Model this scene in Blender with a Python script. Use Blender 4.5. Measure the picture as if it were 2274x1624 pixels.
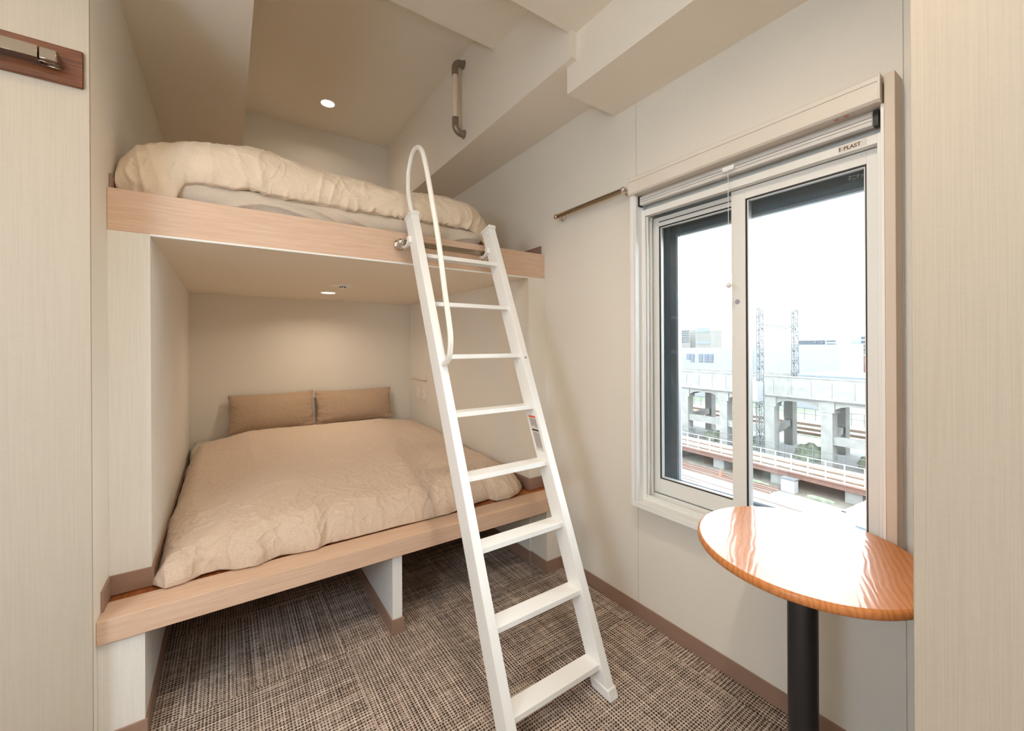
import bpy, bmesh, math, random
from mathutils import Vector, Matrix, noise
import numpy as np
R = math.radians
for o in list(bpy.data.objects): bpy.data.objects.remove(o)
scene = bpy.context.scene
C = scene.collection

# ------------------------------------------------------------------ camera
cam_d = bpy.data.cameras.new('camera'); cam = bpy.data.objects.new('camera', cam_d); C.objects.link(cam)
cam_d.sensor_fit = 'HORIZONTAL'; cam_d.sensor_width = 36.0
cam_d.lens = 918.05 / 2274 * 36
cam_d.clip_start = 0.02; cam_d.clip_end = 3000
YAW, ROLL = 0.603703, -0.005673
fw = Vector((math.sin(YAW), math.cos(YAW), 0)); rt = Vector((math.cos(YAW), -math.sin(YAW), 0)); up = Vector((0, 0, 1))
rr = rt * math.cos(ROLL) + up * math.sin(ROLL); uu = -rt * math.sin(ROLL) + up * math.cos(ROLL)
m = Matrix((rr, uu, -fw)).transposed().to_4x4(); m.translation = Vector((0, 0, 1.30))
cam.matrix_world = m
cam_d.shift_y = (769.42 - 812) / 2274
scene.camera = cam

# ------------------------------------------------------------------ sky, exposure
SKY = 15.0
w = bpy.data.worlds.new('World'); scene.world = w; w.use_nodes = True
nt = w.node_tree; nt.nodes.clear()
out = nt.nodes.new('ShaderNodeOutputWorld'); bg = nt.nodes.new('ShaderNodeBackground')
tc = nt.nodes.new('ShaderNodeTexCoord'); nz = nt.nodes.new('ShaderNodeTexNoise'); rp = nt.nodes.new('ShaderNodeValToRGB')
nz.inputs['Scale'].default_value = 2.5; nz.inputs['Detail'].default_value = 4
rp.color_ramp.elements[0].position = .3; rp.color_ramp.elements[0].color = (.86, .93, 1, 1)
rp.color_ramp.elements[1].position = .7; rp.color_ramp.elements[1].color = (.93, .97, 1, 1)
nt.links.new(tc.outputs['Generated'], nz.inputs['Vector']); nt.links.new(nz.outputs['Fac'], rp.inputs['Fac'])
nt.links.new(rp.outputs['Color'], bg.inputs['Color']); bg.inputs['Strength'].default_value = SKY
nt.links.new(bg.outputs[0], out.inputs[0])
scene.view_settings.view_transform = 'Standard'; scene.view_settings.look = 'None'
scene.view_settings.exposure = 0.08; scene.view_settings.gamma = 1.0
try: scene.view_settings.use_curve_mapping = False
except Exception: pass
scene.cycles.use_denoising = True
scene.cycles.max_bounces = 10; scene.cycles.diffuse_bounces = 6; scene.cycles.glossy_bounces = 4
scene.cycles.transparent_max_bounces = 16; scene.cycles.transmission_bounces = 6
scene.cycles.sample_clamp_indirect = 6.0
scene.cycles.caustics_reflective = False; scene.cycles.caustics_refractive = False

# (x, y, z of the lamp lens, power W, tint): recessed ceiling downlights, one of them fill
DOWNLIGHTS = [
    (0.63, 3.35, 1.712, 3.3, (1.0, .83, .65), 'bunk'),
    (0.652, 3.44, 3.19, 1.5, (1.0, .84, .68), 'loft'),
    (0.05, 0.90, 2.708, 4.5, (1.0, .74, .48), 'room'),
    (0.45, 0.45, 2.708, 11.0, (1.0, .85, .68), 'window'),
    (-0.80, 1.25, 2.708, 2.6, (1.0, .66, .36), 'left'),
    (0.20, -1.60, 2.708, 6.0, (.84, .96, 1.05), 'hall'),  # added neutral fill behind the camera, never in view
]
FILL_GLOBE = (0.35, -0.90, 2.10, 9.0, (.83, .94, 1.04))     # added fill globe, unseen behind the camera, lifts the interior brightness
FILL_LANTERN = (-1.30, 0.15, 1.62, 50.0, (.75, .93, 1.14))    # added fill lantern, unseen outside the frame, large for soft shadows

# ------------------------------------------------------------------ helpers
def tag(o, label=None, cat=None, group=None, kind=None):
    if label: o['label'] = label
    if cat: o['category'] = cat
    if group: o['group'] = group
    if kind: o['kind'] = kind
    return o

def empty(name, loc, label=None, cat=None, group=None, kind=None, rz=0.0):
    o = bpy.data.objects.new(name, None); C.objects.link(o); o.empty_display_size = .05
    o.location = loc; o.rotation_euler = (0, 0, rz)
    o['_loc'] = tuple(loc)
    return tag(o, label, cat, group, kind)

WORLD = {}
class MB:
    def __init__(s): s.bm = bmesh.new()
    def box(s, x0, x1, y0, y1, z0, z1):
        v = [s.bm.verts.new((x, y, z)) for x in (x0, x1) for y in (y0, y1) for z in (z0, z1)]
        for f in ((0, 1, 3, 2), (4, 6, 7, 5), (0, 4, 5, 1), (2, 3, 7, 6), (0, 2, 6, 4), (1, 5, 7, 3)):
            s.bm.faces.new([v[i] for i in f])
        return s
    def prism(s, poly, axis, a0, a1):
        """poly: 2D points in the two other axes (in xyz order), extruded along axis"""
        def P(p, a):
            if axis == 'x': return (a, p[0], p[1])
            if axis == 'y': return (p[0], a, p[1])
            return (p[0], p[1], a)
        A = [s.bm.verts.new(P(p, a0)) for p in poly]; B = [s.bm.verts.new(P(p, a1)) for p in poly]
        n = len(poly)
        s.bm.faces.new(A); s.bm.faces.new(B[::-1])
        for i in range(n): s.bm.faces.new([A[i], B[i], B[(i+1) % n], A[(i+1) % n]])
        return s
    def tube(s, pts, r, n=12, cap=True, rads=None):
        pts = [Vector(p) for p in pts]; rings = []
        t0 = (pts[1] - pts[0]).normalized()
        ref = Vector((0, 0, 1)) if abs(t0.z) < .9 else Vector((1, 0, 0))
        u = t0.cross(ref).normalized()
        for i, p in enumerate(pts):
            if i == 0: t = pts[1] - pts[0]
            elif i == len(pts) - 1: t = pts[-1] - pts[-2]
            else: t = (pts[i+1] - pts[i]).normalized() + (pts[i] - pts[i-1]).normalized()
            t.normalize(); u = (u - t * u.dot(t)).normalized(); v = t.cross(u)
            q = rads[i] if rads else r
            rings.append([s.bm.verts.new(p + (u * math.cos(2*math.pi*k/n) + v * math.sin(2*math.pi*k/n)) * q) for k in range(n)])
        for a, b in zip(rings, rings[1:]):
            for k in range(n): s.bm.faces.new([a[k], a[(k+1) % n], b[(k+1) % n], b[k]])
        if cap: s.bm.faces.new(rings[0][::-1]); s.bm.faces.new(rings[-1])
        return s
    def lathe(s, c, prof, axis='z', n=32, sgn=1):
        """prof: (r, h) list revolved about axis through c"""
        c = Vector(c)
        E = {'z': (Vector((1,0,0)), Vector((0,1,0)), Vector((0,0,1))), 'x': (Vector((0,1,0)), Vector((0,0,1)), Vector((1,0,0))),
             'y': (Vector((0,0,1)), Vector((1,0,0)), Vector((0,1,0)))}[axis]
        rings = []
        for r, h in prof:
            if r < 1e-6: rings.append([s.bm.verts.new(c + E[2] * h * sgn)])
            else: rings.append([s.bm.verts.new(c + E[2] * h * sgn + (E[0] * math.cos(2*math.pi*k/n) + E[1] * math.sin(2*math.pi*k/n)) * r) for k in range(n)])
        for a, b in zip(rings, rings[1:]):
            if len(a) == 1 and len(b) == 1: continue
            for k in range(n):
                k2 = (k+1) % n
                if len(a) == 1: s.bm.faces.new([a[0], b[k2], b[k]])
                elif len(b) == 1: s.bm.faces.new([a[k], a[k2], b[0]])
                else: s.bm.faces.new([a[k], a[k2], b[k2], b[k]])
        return s
    def ball(s, c, r, n=20):
        return s.lathe(c, [(r*math.sin(math.pi*i/12) if 0 < i < 12 else 0, -r*math.cos(math.pi*i/12)) for i in range(13)], n=n)
    def grid(s, P, closed_u=False):
        """P[i][j] points"""
        V = [[s.bm.verts.new(p) for p in row] for row in P]
        for a, b in zip(V, V[1:]):
            for j in range(len(a)-1): s.bm.faces.new([a[j], b[j], b[j+1], a[j+1]])
            if closed_u: s.bm.faces.new([a[-1], b[-1], b[0], a[0]])
        return V
    def build(s, name, mat, parent=None, smooth=False, bevel=0, seg=2, angle=40, label=None, cat=None, group=None, kind=None, sub=0):
        bm = s.bm
        bmesh.ops.recalc_face_normals(bm, faces=bm.faces[:])
        co = np.array([v.co[:] for v in bm.verts]); lo, hi = co.min(0), co.max(0)
        if parent is None: org = Vector(((lo[0]+hi[0])/2, (lo[1]+hi[1])/2, lo[2]))
        else: org = Vector((lo + hi) / 2)
        for v in bm.verts: v.co -= org
        me = bpy.data.meshes.new(name); bm.to_mesh(me); bm.free()
        me.materials.append(mat)
        if smooth:
            me.polygons.foreach_set('use_smooth', [True]*len(me.polygons))
        o = bpy.data.objects.new(name, me); C.objects.link(o)
        pl = Vector((0, 0, 0))
        if parent is not None:
            o.parent = parent; pl = Vector(WORLD.get(parent.name, (0, 0, 0)))
        o.location = org - pl
        WORLD[o.name] = tuple(org)
        if bevel:
            b = o.modifiers.new('bevel', 'BEVEL'); b.width = bevel; b.segments = seg; b.limit_method = 'ANGLE'; b.angle_limit = R(angle)
            b.harden_normals = False
            if not smooth: me.polygons.foreach_set('use_smooth', [True]*len(me.polygons)); me.set_sharp_from_angle(angle=R(35))
        elif smooth:
            me.set_sharp_from_angle(angle=R(50))
        if sub:
            q = o.modifiers.new('sub', 'SUBSURF'); q.levels = q.render_levels = sub
        return tag(o, label, cat, group, kind)

def thing(name, loc, label, cat, group=None, kind=None):
    o = empty(name, loc, label, cat, group, kind); WORLD[o.name] = tuple(loc)
    if '_loc' in o: del o['_loc']
    return o

def B(*a): return MB().box(*a)

# ------------------------------------------------------------------ materials
def srgb(c):
    return tuple(((v/255)/12.92 if v/255 <= .04045 else ((v/255+.055)/1.055)**2.4) for v in c) + (1,)
class NT:
    def __init__(s, name):
        s.m = bpy.data.materials.new(name); s.m.use_nodes = True; s.t = s.m.node_tree; s.t.nodes.clear()
        s.out = s.n('OutputMaterial'); s.b = s.n('BsdfPrincipled'); s.l(s.b.outputs[0], s.out.inputs[0])
    def n(s, k, **kw):
        x = s.t.nodes.new('ShaderNode' + k)
        for a, v in kw.items(): setattr(x, a, v)
        return x
    def l(s, a, b): s.t.links.new(a, b)
    def pos(s): return s.n('NewGeometry').outputs['Position']
    def obj(s): return s.n('TexCoord').outputs['Object']
    def map(s, v, scale=(1,1,1), rot=(0,0,0), loc=(0,0,0)):
        q = s.n('Mapping'); q.inputs['Scale'].default_value = scale; q.inputs['Rotation'].default_value = rot; q.inputs['Location'].default_value = loc
        s.l(v, q.inputs['Vector']); return q.outputs[0]
    def noise(s, v, scale, detail=2, rough=.5, dist=0):
        q = s.n('TexNoise'); q.inputs['Scale'].default_value = scale; q.inputs['Detail'].default_value = detail
        q.inputs['Roughness'].default_value = rough; q.inputs['Distortion'].default_value = dist
        s.l(v, q.inputs['Vector']); return q.outputs['Fac']
    def ramp(s, f, stops):
        q = s.n('ValToRGB'); cr = q.color_ramp
        while len(cr.elements) < len(stops): cr.elements.new(.5)
        for e, (p, c) in zip(cr.elements, stops): e.position = p; e.color = c if len(c) == 4 else tuple(c) + (1,)
        s.l(f, q.inputs['Fac']); return q.outputs['Color']
    def math(s, op, a, b=None, c=None):
        q = s.n('Math', operation=op)
        for i, v in enumerate((a, b, c)):
            if v is None: continue
            if hasattr(v, 'links') or hasattr(v, 'is_linked'): s.l(v, q.inputs[i])
            else: q.inputs[i].default_value = v
        return q.outputs[0]
    def mix(s, f, a, b, mode='MIX'):
        q = s.n('Mix', data_type='RGBA', blend_type=mode)
        for i, v in ((0, f), (6, a), (7, b)):
            if hasattr(v, 'is_linked'): s.l(v, q.inputs[i])
            else: q.inputs[i].default_value = v
        return q.outputs[2]
    def bump(s, h, strength=.2, dist=.002, prev=None):
        q = s.n('Bump'); q.inputs['Strength'].default_value = strength; q.inputs['Distance'].default_value = dist
        s.l(h, q.inputs['Height'])
        if prev is not None: s.l(prev, q.inputs['Normal'])
        s.l(q.outputs[0], s.b.inputs['Normal']); return q.outputs[0]
    def set(s, **kw):
        for k, v in kw.items():
            k = k.replace('_', ' ').title() if k not in ('IOR',) else k
            k = {'Base Color': 'Base Color', 'Specular': 'Specular IOR Level', 'Coat': 'Coat Weight', 'Coat Rough': 'Coat Roughness'}.get(k, k)
            i = s.b.inputs[k]
            if hasattr(v, 'is_linked'): s.l(v, i)
            else: i.default_value = v
        return s
def simple(name, col, rough=.5, metal=0, var=.03, scale=30, bump=0, **kw):
    t = NT(name); n = t.noise(t.obj(), scale, 3)
    c = srgb(col); d = tuple(v*(1-var) for v in c[:3]) + (1,); e = tuple(min(1, v*(1+var)) for v in c[:3]) + (1,)
    t.set(base_color=t.ramp(n, [(.3, d), (.7, e)]), roughness=rough, metallic=metal, **kw)
    if bump: t.bump(n, bump, .001)
    return t.m

M = {}
def wall_mat(name, col, striped):
    t = NT(name); p = t.pos(); c = srgb(col)
    if striped:
        v = t.map(p, (480, 480, 5)); n = t.noise(v, 1.0, 1, .6)
        n2 = t.noise(t.map(p, (90, 90, 160)), 1.0, 1)
        f = t.math('ADD', t.math('MULTIPLY', n, .75), t.math('MULTIPLY', n2, .25))
        t.set(base_color=t.ramp(f, [(.36, tuple(v*.93 for v in c[:3])), (.62, c)]), roughness=.75, specular=.25)
        t.bump(f, .25, .0006)
    else:
        n = t.noise(p, 180, 3); t.set(base_color=t.ramp(n, [(.3, tuple(v*.97 for v in c[:3])), (.7, c)]), roughness=.7, specular=.3)
        t.bump(n, .12, .0005)
    return t.m
M['wall'] = wall_mat('plain_wallpaper', (234, 228, 217), False)
M['stripe'] = wall_mat('striped_beige_wallpaper', (190, 178, 161), True)
M['stripe_light'] = wall_mat('striped_white_wallpaper', (234, 230, 222), True)
M['ceil'] = wall_mat('ceiling_paper', (240, 231, 216), False)
M['white'] = simple('white_paint', (240, 240, 238), .35, var=.01, scale=8)
M['resin'] = simple('white_resin', (236, 236, 232), .3, var=.01, scale=8)
M['casing'] = simple('beige_casing', (214, 198, 180), .5, var=.015, scale=12)
M['ladder'] = simple('white_powder_coat', (245, 245, 243), .38, var=.008, scale=200, bump=.03)
M['rail'] = simple('ivory_tube', (243, 240, 233), .22, var=.01, scale=60)
M['chrome'] = simple('chrome', (215, 208, 200), .08, 1, var=.02)
M['hookmetal'] = simple('smoky_chrome', (158, 140, 122), .12, 1, var=.02)
M['steel'] = simple('brushed_steel', (160, 145, 125), .2, 1, var=.05, scale=80)
M['bronze'] = simple('satin_bronze', (150, 136, 120), .38, .6, var=.04)
M['dark'] = simple('dark_gasket', (40, 38, 38), .5)
M['darkmetal'] = simple('dark_aluminium', (112, 122, 130), .4, .0, var=.06, scale=10)  # paler tone stands in for the room reflected in the panes
M['greymetal'] = simple('grey_aluminium', (176, 182, 190), .35, .4, var=.04, scale=10)
M['black'] = simple('black_lacquer', (30, 30, 32), .3, var=.08)
M['plate'] = simple('switch_plastic', (232, 222, 205), .35, var=.01)
M['cream'] = simple('cream_grip', (232, 212, 190), .45, var=.02)
M['blind'] = simple('blind_aluminium', (222, 214, 202), .35, var=.01)
M['bar'] = simple('bottom_bar', (214, 212, 208), .3, var=.02)
M['ink'] = simple('grey_ink', (90, 84, 80), .7)
M['red'] = simple('orange_red_ink', (235, 95, 50), .7)
M['sticker'] = simple('sticker_paper', (222, 216, 210), .5)
M['gold'] = simple('brown_ink', (110, 78, 35), .6)
M['whiteink'] = simple('white_ink', (240, 240, 240), .6)
def grain(name, cols, rough, scale, rot=(0,0,0), coat=0, bump=.1, stretch=(1, 14, 14), space='pos'):
    t = NT(name); v = t.map(t.pos() if space == 'pos' else t.obj(), stretch, rot)
    n = t.noise(v, scale, 6, .65, .4); n2 = t.noise(t.pos(), 2.2, 2)
    f = t.math('ADD', t.math('MULTIPLY', n, .8), t.math('MULTIPLY', n2, .2))
    t.set(base_color=t.ramp(f, [(.35, srgb(cols[0])), (.5, srgb(cols[1])), (.66, srgb(cols[2]))]), roughness=rough, coat=coat)
    t.bump(n, bump, .0008); return t.m
M['maple'] = grain('pale_maple', [(206, 172, 145), (214, 182, 156), (222, 192, 168)], .45, 6, stretch=(1, 22, 22))
def deck_mat():
    t = NT('orange_floorboards'); p = t.pos()
    n = t.noise(t.map(p, (26, 1.6, 10)), 4, 5, .6, .3)
    sx = t.n('SeparateXYZ'); t.l(p, sx.inputs[0])
    pl = t.n('TexWhiteNoise', noise_dimensions='2D')
    cb = t.n('CombineXYZ'); t.l(t.math('FLOOR', t.math('DIVIDE', sx.outputs[0], .075)), cb.inputs[0]); t.l(t.math('FLOOR', t.math('DIVIDE', sx.outputs[1], .45)), cb.inputs[1])
    t.l(cb.outputs[0], pl.inputs['Vector'])
    f = t.math('ADD', t.math('MULTIPLY', n, .7), t.math('MULTIPLY', pl.outputs[0], .3))
    t.set(base_color=t.ramp(f, [(.3, srgb((108, 52, 20))), (.5, srgb((150, 82, 36))), (.75, srgb((186, 116, 62)))]), roughness=.4, coat=.2)
    t.bump(n, .2, .0006); return t.m
M['deck'] = deck_mat()
M['skirt'] = simple('brown_vinyl', (152, 122, 105), .5, var=.02, scale=20)
def oak():
    t = NT('glossy_oak'); v = t.map(t.obj(), (1, 1, 1), (0, 0, R(-24)))
    q = t.n('TexWave', wave_type='BANDS', bands_direction='Y'); q.inputs['Scale'].default_value = 24; q.inputs['Distortion'].default_value = 14
    q.inputs['Detail'].default_value = 3; q.inputs['Detail Scale'].default_value = .55; q.inputs['Detail Roughness'].default_value = .55
    t.l(t.map(v, (.32, 1, 1)), q.inputs['Vector'])
    fine = t.noise(t.map(v, (6, 220, 100)), 1.4, 3, .6)
    f = t.math('ADD', t.math('MULTIPLY', q.outputs['Fac'], .7), t.math('MULTIPLY', fine, .3))
    t.set(base_color=t.ramp(f, [(.1, srgb((178, 108, 58))), (.35, srgb((192, 122, 68))), (.9, srgb((200, 130, 76)))]), roughness=.4, specular=.15, coat=.36, coat_rough=.06)
    t.b.inputs['Coat IOR'].default_value = 1.5
    t.b.inputs['Coat Normal']
    bp = t.n('Bump'); bp.inputs['Strength'].default_value = .45; bp.inputs['Distance'].default_value = .0005; t.l(f, bp.inputs['Height'])
    t.l(bp.outputs[0], t.b.inputs['Normal']); t.l(bp.outputs[0], t.b.inputs['Coat Normal'])
    return t.m
M['oak'] = oak()
M['hookwood'] = grain('dark_oak', [(66, 31, 12), (100, 52, 20), (128, 72, 32)], .4, 5, stretch=(1.5, 20, 26), coat=.3, bump=.15)
def cloth(name, cols, bump=.5, fold=.4, scale=14):
    t = NT(name); o = t.obj()
    h1 = t.noise(t.map(o, (1, 1, 3.2)), 260, 2, .7); h2 = t.noise(t.map(o, (3.2, 1, 1)), 260, 2, .7)
    f = t.math('ADD', t.math('MULTIPLY', h1, .5), t.math('MULTIPLY', h2, .5))
    t.set(base_color=t.ramp(f, [(.38, srgb(cols[0])), (.5, srgb(cols[1])), (.62, srgb(cols[2]))]), roughness=.95, specular=.1)
    t.b.inputs['Sheen Weight'].default_value = .15
    cr = t.noise(o, scale, 6, .62, 1.2); rid = t.math('ABSOLUTE', t.math('SUBTRACT', cr, .5))
    b1 = t.bump(rid, fold, .018); t.bump(f, bump, .0012, b1)
    return t.m
M['linen'] = cloth('taupe_linen', [(196, 172, 150), (212, 190, 169), (226, 207, 187)], .6, .55, 12)
M['pillow'] = cloth('brown_linen', [(168, 142, 118), (188, 162, 138), (204, 180, 156)], .5, .35, 9)
M['cream_cloth'] = cloth('cream_cotton', [(230, 210, 184), (236, 217, 192), (240, 224, 202)], .25, .6, 10)
M['sheet'] = cloth('greige_sheet', [(204, 190, 172), (213, 200, 182), (220, 208, 192)], .3, .45, 7)
M['ticking'] = simple('white_ticking', (205, 195, 180), .9)

def carpet():
    t = NT('patterned_carpet_tiles'); p = t.pos(); s = t.n('SeparateXYZ'); t.l(p, s.inputs[0]); x, y = s.outputs[0], s.outputs[1]
    mt = t.math
    ix = mt('FLOOR', mt('DIVIDE', mt('SUBTRACT', x, .415), .56)); iy = mt('FLOOR', mt('DIVIDE', mt('SUBTRACT', y, 1.32), .535))
    par = mt('FLOORED_MODULO', mt('ADD', ix, iy), 2.0)
    par = mt('GREATER_THAN', par, .5)
    inv = mt('SUBTRACT', 1.0, par)
    u = mt('ADD', mt('MULTIPLY', y, inv), mt('MULTIPLY', x, par)); v = mt('ADD', mt('MULTIPLY', x, inv), mt('MULTIPLY', y, par))
    seed = mt('ADD', mt('MULTIPLY', ix, 7.31), mt('MULTIPLY', iy, 3.17))
    def cx(a, b, c):
        q = t.n('CombineXYZ')
        for i, k in enumerate((a, b, c)): t.l(k, q.inputs[i]) if hasattr(k, 'is_linked') else None
        return q.outputs[0]
    jit = t.noise(p, 160, 1)
    uj = mt('ADD', u, mt('MULTIPLY', jit, .008)); vj = mt('ADD', v, mt('MULTIPLY', jit, .007))
    du = mt('ADD', mt('MULTIPLY', mt('SINE', mt('MULTIPLY', uj, 2*math.pi/.0105)), .5), .5)
    dv = mt('ADD', mt('MULTIPLY', mt('SINE', mt('MULTIPLY', vj, 2*math.pi/.0125)), .5), .5)
    dot = mt('MULTIPLY', du, dv)
    pat = t.noise(cx(mt('MULTIPLY', u, 9.0), mt('MULTIPLY', v, 26.0), seed), 1.0, 3, .6)
    amp = t.n('MapRange'); t.l(pat, amp.inputs[0]); amp.inputs[1].default_value = .32; amp.inputs[2].default_value = .62; amp.inputs[3].default_value = .55; amp.inputs[4].default_value = 1.35
    dotm = mt('MULTIPLY', dot, amp.outputs[0])
    line = t.noise(cx(mt('MULTIPLY', u, 1.2), mt('MULTIPLY', v, 210.0), seed), 1.0, 1, .5)
    lr = t.n('MapRange'); t.l(line, lr.inputs[0]); lr.inputs[1].default_value = .36; lr.inputs[2].default_value = .66; lr.inputs[3].default_value = -.16; lr.inputs[4].default_value = .17
    yarn = t.noise(p, 700, 2, .6)
    val = mt('ADD', mt('SUBTRACT', .66, mt('MULTIPLY', dotm, .88)), lr.outputs[0])
    val = mt('ADD', val, mt('MULTIPLY', mt('SUBTRACT', yarn, .5), .5))
    crs = t.noise(cx(mt('MULTIPLY', u, 130.0), mt('MULTIPLY', v, 5.0), seed), 1.0, 1, .5)
    val = mt('ADD', val, mt('MULTIPLY', mt('SUBTRACT', crs, .5), .55))
    t.set(base_color=t.ramp(val, [(.08, srgb((66, 56, 50))), (.36, srgb((140, 124, 112))), (.6, srgb((190, 172, 158))), (.95, srgb((232, 218, 205)))]), roughness=1.0, specular=.05)
    t.bump(val, .6, .002); return t.m
M['carpet'] = carpet()
def glass():
    m = bpy.data.materials.new('window_glass'); m.use_nodes = True; t = m.node_tree; t.nodes.clear()
    o = t.nodes.new('ShaderNodeOutputMaterial'); mx = t.nodes.new('ShaderNodeMixShader'); tr = t.nodes.new('ShaderNodeBsdfTransparent'); gl = t.nodes.new('ShaderNodeBsdfGlossy')
    fr = t.nodes.new('ShaderNodeFresnel'); fr.inputs['IOR'].default_value = 1.45; gl.inputs['Roughness'].default_value = .005
    tr.inputs['Color'].default_value = (.95, .97, .97, 1)
    t.links.new(fr.outputs[0], mx.inputs[0]); t.links.new(tr.outputs[0], mx.inputs[1]); t.links.new(gl.outputs[0], mx.inputs[2]); t.links.new(mx.outputs[0], o.inputs[0])
    return m
M['glass'] = glass()
def emit(name, col, st):
    t = NT(name); t.set(base_color=(1, 1, 1, 1)); t.b.inputs['Emission Color'].default_value = tuple(col) + (1,); t.b.inputs['Emission Strength'].default_value = st; return t.m
M['lamp'] = emit('lamp_lens', (1, .9, .75), 12)

GS = math.pi*4*math.pi*.12**2     # emission strength that gives off the lamp's watts from the globe's surface
M['globe'] = emit('fill_globe_glow', FILL_GLOBE[4], FILL_GLOBE[3] / GS)
M['lantern_fill'] = emit('fill_lantern_glow', FILL_LANTERN[4], FILL_LANTERN[3] / (math.pi*4*math.pi*.25**2))
# ------------------------------------------------------------------ the room shell
XL, XP, XW = -.343, -.229, 1.621
YF, YB = 1.99, 3.906
ZL, ZU0, ZU1 = .437, 1.717, 1.866
floor = MB().box(-1.9, 1.9, -2.2, 4.1, -.1, 0).build('floor', M['carpet'], kind='structure')
m = MB()
m.box(-.6, 1.95, 2.004, 4.1, 3.19, 3.45).box(0.0, 1.95, 1.38, 2.004, 3.0, 3.45)
m.box(-1.95, 1.95, -2.25, 1.38, 2.708, 3.45).box(-1.95, -.343, 1.38, 1.9, 2.708, 3.45)
m.box(-.6, .095, 1.38, 4.1, 2.68, 3.4)
m.box(1.268, 1.95, 1.36, 4.1, 2.585, 3.4)
m.box(1.30, 1.95, -2.25, 1.424, 2.463, 3.4)
m.build('ceiling', M['ceil'], kind='structure')
# left wall: the strip beside the bunk recess, and the hall wall that carries the hook rail
B(-1.95, XL, 1.785, 4.1, 0, 3.2).build('wall_left', M['wall'], kind='structure')
B(-1.95, XL, 1.772, 1.785, 0, 3.2).build('wall_front_left', M['stripe'], kind='structure')
B(XL, XP, 1.99, YB, 0, ZU0).build('wall_bunk_left', M['stripe_light'], kind='structure', bevel=.001)
B(XL, XP, 1.83, 1.99, 0, .362).build('wall_step_left', M['stripe_light'], kind='structure', bevel=.001)
MB().prism([(1.495, 1.99), (XW, 1.99), (XW, YB), (1.468, YB)], 'z', 0, ZU0).build('wall_bunk_right', M['wall'], kind='structure')
B(1.503, XW, 1.84, 1.99, 0, .362).build('wall_step_right', M['wall'], kind='structure')
B(-.6, 1.95, YB, 4.1, 0, 3.3).build('wall_back', M['wall'], kind='structure')
B(-1.95, -1.8, -2.25, 1.8, 0, 2.8).build('wall_hall_left', M['wall'], kind='structure')
B(-1.95, 1.95, -2.25, -2.1, 0, 2.8).build('wall_near', M['wall'], kind='structure')
B(1.08, 1.95, -2.25, .217, 0, 2.8).build('wall_near_right', M['stripe'], kind='structure', bevel=.0015)
# the window wall, in panels with open 2 mm joints in front of a backing
m = MB(); X1 = 1.845
m.box(XW+.006, X1, 1.26, 4.1, 0, 3.0)
m.box(XW+.006, X1, .2, .36, 0, 3.0).box(XW+.006, X1, .36, 1.26, 0, .575).box(XW+.006, X1, .36, 1.26, 2.06, 3.0)
m.box(XW, XW+.006, 1.2935, 4.1, 0, 3.0)
m.box(XW, XW+.006, 1.26, 1.2915, 0, 3.0).box(XW, XW+.006, .36, 1.26, 0, .575).box(XW, XW+.006, .36, 1.26, 2.06, 3.0)
m.box(XW, XW+.006, .3415, .36, 0, 3.0).box(XW, XW+.006, .217, .3375, 0, 3.0)
m.build('wall_right', M['wall'], kind='structure')

# baseboards
def skirt(name, m): return m.build(name, M['skirt'], kind='structure', bevel=.0012)
H0 = .068; T = .007
skirt('baseboard_right', B(XW-T, XW, .217, 1.84, 0, H0))
skirt('baseboard_step_right', MB().box(1.503-T, XW-T, 1.84-T, 1.84, 0, H0).box(1.503-T, 1.503, 1.84, 1.99, 0, H0).prism([(1.488, 1.99), (1.496, 1.99), (1.469, YB), (1.461, YB)], 'z', 0, H0))
skirt('baseboard_step_left', MB().box(XL, XP+T, 1.83-T, 1.83, 0, H0).box(XP, XP+T, 1.83, YB, 0, H0))
skirt('baseboard_front_left', B(-1.8, XL+.0, 1.772-T, 1.772, 0, H0))
skirt('baseboard_back', B(XP+T, 1.46, YB-T, YB, 0, H0))
Z1 = ZL - .001; Z2 = ZL + H0
skirt('baseboard_bunk_left', MB().box(XL, XL+T, 1.873, 1.99-T, Z1, Z2).box(XL, XP+T, 1.99-T, 1.99, Z1, Z2).box(XP, XP+T, 1.99, YB, Z1, Z2))
skirt('baseboard_bunk_right', MB().box(XW-T, XW, 1.873, 1.99-T, Z1, Z2).box(1.488, XW-T, 1.99-T, 1.99, Z1, Z2).prism([(1.488, 1.99), (1.495, 1.99), (1.468, YB), (1.461, YB)], 'z', Z1, Z2))
Z1, Z2 = 1.855, 1.925
skirt('baseboard_loft_left', B(XL, XL+T, 2.02, YB, Z1, Z2))
skirt('baseboard_loft_right', B(XW-T, XW, 2.02, YB, Z1, Z2))

# ------------------------------------------------------------------ bunk platforms
t = thing('lower_bunk_platform', (.64, 1.83, 0), 'low built-in bed platform with a pale maple front edge and orange floorboards', 'bed platform')
B(XL+.0005, XW-.0005, 1.813, 1.94, .3625, ZL).build('front_edge', M['maple'], t, bevel=.0015, label='pale maple front edge')
MB().box(XL+.001, XW-.001, 1.94, 1.989, .363, ZL-.003).prism([(XP+.001, 1.989), (1.493, 1.989), (1.466, YB-.001), (XP+.001, YB-.001)], 'z', .362, ZL-.003).build('deck', M['deck'], t, label='orange-brown floorboard deck')
p = B(.61, .655, 1.845, YB, 0, .362).build('support_panel', M['white'], t, bevel=.001)
MB().box(.603, .61, 1.838, YB, 0, H0).box(.61, .662, 1.838, 1.845, 0, H0).box(.655, .662, 1.845, YB, 0, H0).build('baseboard', M['skirt'], p, bevel=.001, label='brown baseboard strip')
t = thing('upper_bunk_platform', (.64, 1.99, 1.712), 'high loft bunk platform with a peach maple front board below the cream duvet', 'bed platform')
B(XL+.0005, XW-.0005, 1.99, 2.012, ZU0, ZU1).build('front_board', M['maple'], t, bevel=.0015)
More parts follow.
